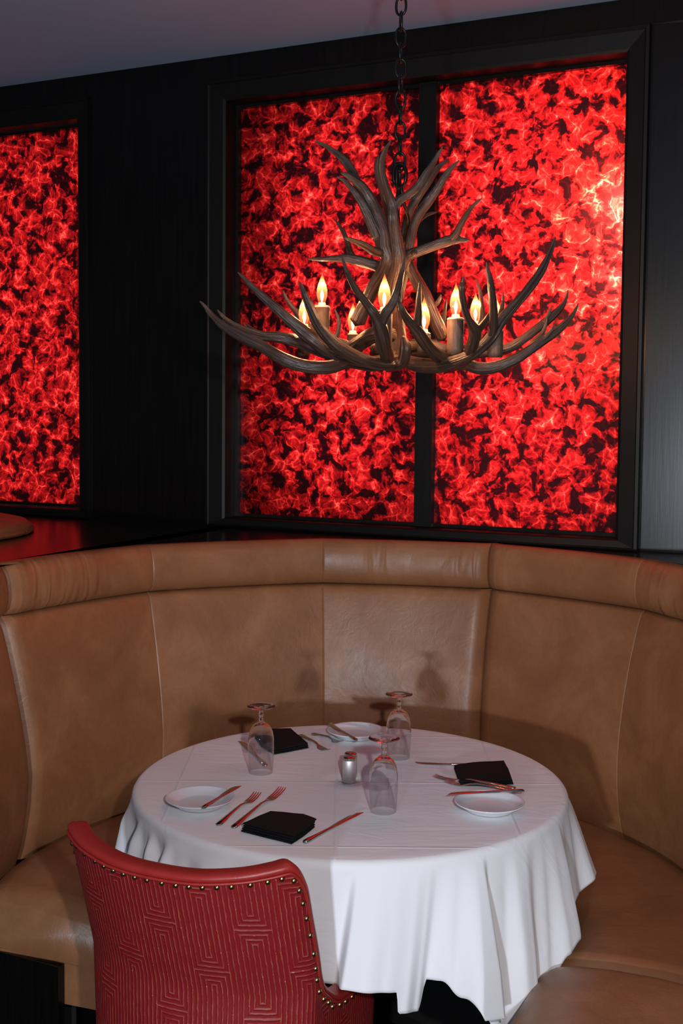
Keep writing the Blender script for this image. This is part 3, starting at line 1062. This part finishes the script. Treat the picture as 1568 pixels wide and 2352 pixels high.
# settle them on the fabric face
fixed = []
for j, (p, side) in enumerate(line):
    best = None
    for j2 in range(max(0, j - 12), min(NCOL, j + 13)):
        zz = min(p.z, rimz[j2] - .012)
        q = pt(j2, round(zz, 3))
        d = (Vector((q.x, q.y, 0)) - Vector((p.x, p.y, 0))).length + abs(zz - p.z) * 2
        if best is None or d < best[0]: best = (d, q, nrm(j2, round(zz, 3)))
    fixed.append((Vector((best[1].x, best[1].y, p.z)), best[2]))
nm = MB(); nm.lathe([(.0058, -.001), (.0056, .0014), (.0044, .0034), (.0024, .0046), (.0002, .005)], 14)
nail0 = nm.build('nailhead', M['brass'], chair)
acc, last, first = 1, None, True
for p, nn_ in fixed:
    if last is not None: acc += (p - last).length
    last = p
    if acc >= .0245:
        acc = 0
        n_o = nail0 if first else nail0.copy()
        if not first: COL.objects.link(n_o)
        first = False
        n_o.parent = chair
        n_o.location = p
        n_o.rotation_euler = nn_.to_track_quat('Z', 'Y').to_euler()
# seat and frame and legs
mb = MB()
sp_ = [Vector((r * .80, f, 0)) for r, f in ((.262, .06), (.262, .15), (.268, .26), (.262, .38), (.22, .46), (.10, .49), (0, .495))]
sp_ = [Vector((0, .115, 0)), Vector((.12, .12, 0))] + sp_[1:]
lp = [Vector((-p.x, p.y, 0)) for p in sp_[-2:0:-1]]
pl = dense(sp_ + lp + [sp_[0]], 4)[:-1]
cc = Vector((0, .25, 0))
rws = [[cc + (p - cc) * s_ + Vector((0, 0, z)) for p in pl] for s_, z in ((.95, .335), (.99, .345), (1.0, .39), (.99, .435), (.95, .455), (.8, .466), (.4, .472), (.02, .473))]
mb.grid(rws, cu=True)
mb.build('seat', M['red_leather'], chair)
mb = MB()
rws = [[cc + (p - cc) * s_ + Vector((0, 0, z)) for p in pl] for s_, z in ((.02, .27), (.97, .27), (.98, .334), (.02, .334))]
mb.grid(rws, cu=True)
mb.build('seat_rail', M['fabric'], chair, angle=40)
for x, y in ((-.19, .09), (.19, .09), (-.20, .38), (.20, .38)):
    mb = MB()
    s_ = -1 if y < .2 else 1
    mb.tube([(x, y, .285), (x, y + .01 * s_, .15), (x, y + .03 * s_, .001)], [.024, .019, .014], 4, 4, cap=False)
    mb.build('leg', M['frame_wood'], chair, smooth=False)

# ------------------------------------------------------------------ chandelier
HY = 2.86
PX = HY / F                  # metres per unit at the chandelier's distance
hang = at(918, 700, HY)
chan = empty('antler_chandelier', hang, 'antler chandelier with lit candle bulbs hanging on a black chain', 'chandelier')
CINV = Matrix.Translation(-hang)
def ck(o, p=None):
    o.parent = p or chan
    if p is None: o.matrix_parent_inverse = CINV.copy()
    return o
seed_ = [0]
def antler(branches):
    """branches: lists of (x, y, depth offset m, radius in image units); each list runs from its root to its tip"""
    mb = MB()
    for br in branches:
        seed_[0] += 1
        pts = [at(x, y, HY + d) for x, y, d, r in br]
        rad = [max(r, .8) * PX for x, y, d, r in br]
        n = len(br)
        tips = [max(0, (i - (n - 3)) / 2.0) if br[-1][3] < 4 else 0 for i in range(n)]
        mb.tube(pts, rad, 14, 7, rough=.20, seed=seed_[0], tips=tips)
    return ck(mb.build('antler', M['antler']))


# upper crown, standing round the chain
antler([[(820, 738, .02, 17), (841, 694, 0, 16), (860, 655, -.03, 15), (881, 622, -.05, 15), (890, 594, -.06, 17), (882, 570, -.06, 19), (877, 535, -.06, 19), (866, 500, -.06, 17), (850, 462, -.06, 14), (833, 432, -.07, 11), (812, 413, -.08, 8.5), (797, 403, -.09, 6), (783, 397, -.10, 2)],
        [(870, 552, -.03, 13), (856, 515, -.02, 12), (840, 470, -.01, 11), (820, 420, .0, 10.5), (803, 385, .01, 10), (784, 362, .01, 8), (760, 343, .01, 5.5), (740, 331, .0, 3.8), (724, 326, 0, 1.8)],
        [(866, 545, -.07, 12), (846, 497, -.08, 11), (825, 458, -.09, 8), (803, 428, -.10, 6), (786, 412, -.11, 3.5), (774, 406, -.12, 1.6)],
        [(878, 582, -.07, 9), (858, 577, -.09, 9), (838, 565, -.12, 7.5), (812, 553, -.15, 5), (791, 546, -.18, 2)]])
antler([[(892, 745, -.02, 15), (897, 690, -.05, 15), (905, 645, -.07, 15), (915, 600, -.09, 16), (911, 562, -.10, 14), (906, 530, -.11, 12), (903, 500, -.12, 11.5), (901, 470, -.12, 12), (892, 446, -.13, 9.5), (884, 423, -.14, 8.5), (877, 395, -.15, 8), (877, 368, -.16, 7), (884, 345, -.17, 5), (891, 333, -.17, 3.2), (897, 323, -.17, 1.4)],
        [(902, 482, -.12, 10), (916, 460, -.12, 9.5), (938, 446, -.12, 9), (959, 428, -.13, 8.5), (977, 400, -.14, 7.5), (992, 378, -.15, 6.5), (1003, 360, -.16, 5), (1016, 337, -.17, 1.6)]])
antler([[(890, 690, .03, 13), (905, 640, .0, 14), (922, 612, -.03, 15), (938, 588, -.05, 12), (962, 577, -.06, 10.5), (990, 566, -.06, 11), (1018, 556, -.06, 12), (1043, 550, -.06, 11), (1062, 552, -.06, 6), (1076, 551, -.06, 2.5)],
        [(1030, 555, -.06, 9), (1047, 538, -.07, 9), (1057, 518, -.08, 7.5), (1067, 500, -.09, 6.5), (1080, 480, -.10, 5), (1092, 467, -.11, 3.6), (1106, 456, -.12, 1.4)],
        [(950, 582, -.085, 8), (951, 580, -.088, 7)]])
antler([[(905, 700, .10, 14), (922, 640, .09, 14), (936, 590, .07, 12.5), (940, 565, .06, 11), (948, 525, .06, 11), (960, 495, .06, 11.5), (980, 468, .06, 11), (1005, 432, .05, 9.5), (1024, 402, .04, 8), (1038, 384, .03, 5), (1054, 369, .02, 1.8)],
        [(955, 515, .07, 7), (966, 502, .08, 6), (984, 492, .10, 4), (1004, 487, .12, 1.5)]])
antler([[(915, 690, .16, 12), (925, 600, .15, 12), (930, 530, .14, 11), (938, 490, .13, 10), (955, 458, .13, 10), (978, 424, .12, 10), (1000, 392, .12, 8), (1014, 378, .12, 5), (1030, 367, .12, 2)]])
antler([[(905, 560, .14, 8), (892, 500, .13, 8), (878, 440, .12, 7.5), (868, 405, .11, 6.5), (864, 378, .10, 5), (868, 358, .09, 2)]])
antler([[(905, 640, .10, 14), (885, 622, .09, 14), (862, 610, .08, 12.5), (830, 601, .08, 11.5), (800, 594, .08, 10.5), (772, 594, .08, 7.5), (740, 595, .08, 6), (722, 595, .08, 4), (708, 594, .08, 2)],
        [(812, 597, .08, 9), (803, 575, .09, 7.5), (798, 556, .10, 6), (788, 532, .11, 5), (778, 517, .12, 3.6), (769, 504, .13, 1.4)]])
antler([[(930, 580, .05, 11), (945, 622, .04, 14), (962, 655, .03, 15), (978, 685, .02, 15.5), (992, 720, .02, 16), (1004, 748, .02, 16), (1016, 775, .02, 13)],
        [(990, 706, .03, 9), (1002, 697, .03, 6), (1008, 688, .03, 4.5), (1012, 677, .03, 1.5)]])
antler([[(905, 700, .05, 15), (912, 740, .04, 16), (916, 790, .02, 18), (914, 830, .0, 20)]])

# lower basket, left side
antler([[(905, 820, -.06, 16), (860, 836, -.10, 17), (800, 828, -.13, 16), (760, 842, -.15, 14), (718, 843, -.16, 15), (676, 834, -.16, 14.5), (640, 819, -.16, 13.5), (601, 796, -.15, 12.5), (557, 775, -.14, 11.5), (515, 750, -.13, 9.5), (486, 723, -.12, 6.5), (470, 703, -.12, 3.8), (459, 692, -.12, 1.4)],
        [(780, 822, -.12, 12), (735, 805, -.09, 13.5), (704, 793, -.08, 14), (672, 781, -.07, 14), (640, 774, -.07, 12.5), (601, 771, -.07, 10), (560, 757, -.08, 8), (528, 741, -.09, 6), (512, 727, -.10, 4), (499, 712, -.10, 1.5)],
        [(606, 772, -.07, 7), (588, 762, -.06, 6), (574, 753, -.05, 4), (564, 743, -.04, 1.6)]])
antler([[(870, 838, -.14, 13), (800, 818, -.18, 15), (752, 803, -.20, 15.5), (722, 782, -.21, 15), (697, 763, -.21, 14), (668, 738, -.21, 13), (640, 713, -.21, 11), (606, 684, -.21, 9), (574, 654, -.21, 6.5), (558, 637, -.21, 3.6), (546, 626, -.21, 1.4)]])
antler([[(900, 838, -.20, 12), (865, 836, -.22, 13), (821, 822, -.25, 13), (777, 798, -.27, 13.5), (750, 772, -.28, 12.5), (729, 743, -.29, 11), (713, 711, -.30, 9), (700, 680, -.31, 6.5), (694, 662, -.31, 3.8), (689, 648, -.31, 1.4)],
        [(737, 752, -.28, 7), (724, 722, -.27, 5), (717, 701, -.27, 3.4), (714, 687, -.27, 1.4)]])
antler([[(830, 800, .14, 11), (770, 785, .18, 12), (720, 765, .21, 11), (690, 728, .22, 9), (668, 702, .22, 6), (656, 683, .22, 4), (650, 668, .22, 1.4)]])
antler([[(812, 812, .06, 9), (775, 795, .05, 8), (768, 782, .05, 7), (775, 764, .05, 5.5), (778, 742, .05, 4.5), (775, 725, .05, 3.2), (769, 711, .05, 1.2)]])
# forked antler pointing at the viewer, in the middle
antler([[(893, 842, -.10, 13), (889, 820, -.22, 14), (881, 790, -.30, 15), (873, 755, -.34, 15), (860, 724, -.36, 10.5), (843, 700, -.37, 8.5), (819, 668, -.39, 7), (799, 630, -.41, 5), (791, 608, -.42, 3.2), (785, 590, -.43, 1.3)],
        [(872, 750, -.34, 12), (884, 722, -.36, 10), (900, 698, -.37, 8.5), (913, 664, -.38, 7.5), (922, 628, -.40, 5.5), (927, 605, -.41, 3.6), (930, 586, -.42, 1.3)]])
# lower basket, right side
antler([[(1050, 828, -.06, 14), (1018, 822, -.14, 14), (990, 805, -.20, 13.5), (970, 780, -.24, 14), (955, 757, -.26, 12), (938, 737, -.28, 9), (924, 714, -.30, 7), (916, 692, -.31, 4), (914, 678, -.32, 1.3)],
        [(962, 766, -.25, 10), (958, 748, -.26, 8.5), (960, 720, -.28, 7.5), (961, 690, -.30, 6), (963, 665, -.31, 4), (964, 646, -.32, 1.2)]])
antler([[(925, 828, -.06, 14), (962, 838, -.10, 16), (1005, 840, -.14, 15.5), (1045, 832, -.17, 14), (1078, 818, -.19, 13), (1108, 795, -.20, 12), (1131, 770, -.21, 12.5), (1150, 738, -.21, 12), (1181, 701, -.21, 11), (1211, 666, -.21, 10), (1241, 624, -.21, 8.5), (1262, 581, -.21, 5.5), (1270, 560, -.21, 3.4), (1275, 545, -.21, 1.3)],
        [(1118, 790, -.20, 9), (1131, 758, -.22, 9.5), (1133, 725, -.24, 9), (1131, 690, -.26, 8), (1125, 645, -.28, 6.5), (1120, 620, -.29, 4), (1117, 603, -.30, 1.4)]])
antler([[(1060, 832, -.12, 12), (1080, 803, -.20, 12.5), (1089, 775, -.24, 13), (1089, 757, -.26, 11.5), (1074, 730, -.28, 7.5), (1064, 698, -.30, 7), (1060, 664, -.32, 6.5), (1062, 647, -.32, 4), (1065, 635, -.33, 1.3)],
        [(1090, 766, -.25, 9), (1104, 752, -.23, 8), (1117, 734, -.22, 6), (1128, 714, -.21, 3), (1134, 702, -.20, 1.3)]])
antler([[(940, 836, -.02, 14), (1010, 838, -.04, 14), (1064, 836, -.06, 13), (1100, 845, -.08, 13), (1140, 842, -.09, 13), (1180, 827, -.10, 12), (1217, 804, -.10, 11), (1253, 778, -.10, 10), (1287, 753, -.10, 8.5), (1310, 730, -.10, 6), (1321, 712, -.10, 3.6), (1328, 697, -.10, 1.3)],
        [(1238, 790, -.10, 6), (1256, 772, -.11, 5), (1267, 757, -.12, 3.4), (1273, 745, -.12, 1.2)]])
antler([[(1000, 815, .10, 13), (1080, 812, .10, 12), (1158, 802, .10, 12), (1201, 779, .10, 11), (1241, 748, .10, 10.5), (1268, 726, .10, 9), (1290, 703, .10, 6.5), (1300, 684, .10, 3.6), (1304, 667, .10, 1.3)],
        [(1250, 742, .09, 6), (1260, 722, .09, 4), (1266, 704, .09, 1.4)],
        [(1220, 790, .06, 6), (1243, 767, .06, 5), (1252, 748, .06, 4), (1256, 731, .06, 1.3)]])
antler([[(1070, 800, .16, 9), (1095, 770, .18, 9), (1106, 730, .19, 7), (1104, 684, .20, 5), (1099, 660, .20, 3.4), (1093, 641, .20, 1.3)]])
antler([[(1110, 800, .04, 9), (1138, 765, .03, 9), (1146, 735, .03, 7), (1152, 707, .03, 5), (1155, 688, .03, 3.2), (1155, 672, .03, 1.2)]])
antler([[(985, 800, .12, 8), (1010, 770, .13, 7), (1018, 735, .14, 6), (1022, 706, .14, 4), (1025, 688, .14, 1.3)]])
# heavy bases crossing in the middle of the basket
antler([[(790, 808, .0, 13), (822, 790, -.06, 18), (862, 768, -.10, 19), (900, 770, -.08, 17)]])
antler([[(930, 800, .02, 16), (975, 792, -.03, 17), (1030, 808, -.05, 14)]])
antler([[(905, 842, -.10, 11), (913, 834, -.14, 15), (924, 829, -.15, 12), (930, 800, -.16, 13), (926, 775, -.16, 7)]])
antler([[(860, 800, .10, 16), (920, 806, .10, 18), (990, 802, .10, 16)]])

# candles
def candle(x, ytop, ybot, r, d, label=None, bark=True):
    top = at(x, ytop, HY + d); h = (ybot - ytop) * PX * 1.02
    root = None
    mb = MB()
    rr = r * PX
    prof = [(0, -h), (rr * .92, -h), (rr, -h * .8), (rr * .97, -h * .5), (rr, -h * .2), (rr * 1.02, -.003), (rr * .9, -.001), (0, -.001)]
    n = 20
    rows = []
    for q, z in prof:
        rows.append([(q * (1 + .07 * mnoise.noise(Vector((math.cos(2 * PI * k / n) * 2 + x, math.sin(2 * PI * k / n) * 2, z * 12)))) * math.cos(2 * PI * k / n), q * math.sin(2 * PI * k / n), z) for k in range(n)])
    mb.grid(rows, cu=True)
    s_ = mb.build('candle_sleeve', M['bark'])
    s_.location = top
    s_.parent = chan; s_.matrix_parent_inverse = CINV.copy()
    mb = MB()
    mb.lathe([(0, -.0005), (rr * .99, -.0005), (rr * 1.0, .002), (rr * .82, .0045), (.010, .005), (.0085, .012), (0, .012)], 20)
    mb.build('cap', M['candle_cap'], s_)
    z0 = .008
    mb = MB()
    bp = [(.0075, 0), (.0090, .006), (.0122, .016), (.0138, .026), (.0132, .036), (.0106, .047), (.0070, .057), (.0036, .066), (.0014, .073), (.0003, .077)]
    mb.lathe([(q, z0 + z) for q, z in bp], 24)
    mb.build('bulb', M['bulb'], s_)
    mb = MB()
    mb.lathe([(.0004, z0 + .004), (.0012, z0 + .008), (.0032, z0 + .015), (.0042, z0 + .021), (.0034, z0 + .027), (.0014, z0 + .033), (.0003, z0 + .036)], 12)
    mb.build('filament', M['filament'], s_)
    point('bulb_light', top + Vector((0, 0, z0 + .046)), 1.15, (1, .56, .30), .006)
    return s_


candle(739, 706, 790, 19, .13)
candle(698.5, 756, 815, 15, .02)
candle(810, 770, 806, 14, .26)
candle(882, 718, 800, 17, -.24)
candle(973, 768, 806, 15, -.13)
candle(1046, 734, 812, 19, -.10)
candle(1091, 748, 806, 17, .20)
candle(1138, 760, 820, 18, .06)

# chain, hook and ceiling plate
def link(mb, c, rx, rz, yaw, wire, axis=None):
    pts = []
    for k in range(16):
        a = 2 * PI * k / 16
        ca, sa = math.cos(a), math.sin(a)
        x = rx * ca; z = rz * math.copysign(abs(sa) ** .8, sa)
        pts.append((c[0] + x * math.cos(yaw), c[1] + x * math.sin(yaw), c[2] + z))
    mb.tube(pts, wire, 8, 2, closed=True)
mb = MB()
cz0 = at(918, 392, HY)
ctop = at(921, 5, HY)
z = at(918, 372, HY).z
k = 0
while z < CEIL - .02:
    t = (z - cz0.z) / (ctop.z - cz0.z)
    x = lerp(cz0.x, ctop.x, t)
    yaw = R((8, 78, 20, 95, -25, 70)[k % 6])
    link(mb, (x, HY + .001 * ((k % 3) - 1), z), .0125, .0215, yaw, .0030)
    z += .0362; k += 1
ck(mb.build('chain', M['iron']))
mb = MB()
c0 = at(918, 402, HY)
link(mb, (c0.x, HY, c0.z), .0165, .027, R(15), .0042)
link(mb, (c0.x - .004, HY + .004, c0.z - .006), .014, .026, R(70), .0042)
link(mb, (c0.x + .003, HY - .004, c0.z - .004), .016, .024, R(130), .0036)
ck(mb.build('hanging_ring', M['iron']))
mb = MB()
mb.tube([at(920, 425, HY), at(924, 450, HY), at(931, 480, HY + .02), at(938, 506, HY + .06), at(930, 560, HY + .08)], [.005, .0045, .0038, .0038, .004], 8, 5)
mb.tube([at(916, 430, HY), at(912, 480, HY + .02), at(914, 560, HY + .03), at(914, 700, HY)], [.005, .006, .007, .008], 8, 5)
ck(mb.build('hook_rod', M['iron']))
mb = MB()
mb.lathe([(0, -.025), (.02, -.024), (.055, -.012), (.062, -.0005), (0, -.0005)], 32, (ctop.x, HY, CEIL))
ck(mb.build('ceiling_plate', M['iron']))

# ------------------------------------------------------------------ light
# flash of the camera, and a low cool lamp further back on the left
flash = area('flash', (.24, -.04, 1.87), .05, 34, (1, .96, .93), (.05, 3.2, 1.0))
low = area('low_lamp', (-.72, -1.6, 1.15), .14, 78, (.80, .88, 1.0), (.05, 2.9, .8))
w = bpy.data.worlds.new('room_light'); S.world = w; w.use_nodes = True
w.node_tree.nodes['Background'].inputs[0].default_value = (.80, .86, 1.0, 1)
w.node_tree.nodes['Background'].inputs[1].default_value = .055

S.view_settings.view_transform = 'Standard'
S.view_settings.look = 'None'
S.view_settings.exposure = 0
S.view_settings.gamma = 1
S.view_settings.use_curve_mapping = False
S.cycles.max_bounces = 10
S.cycles.transparent_max_bounces = 16
S.cycles.sample_clamp_indirect = 3.0
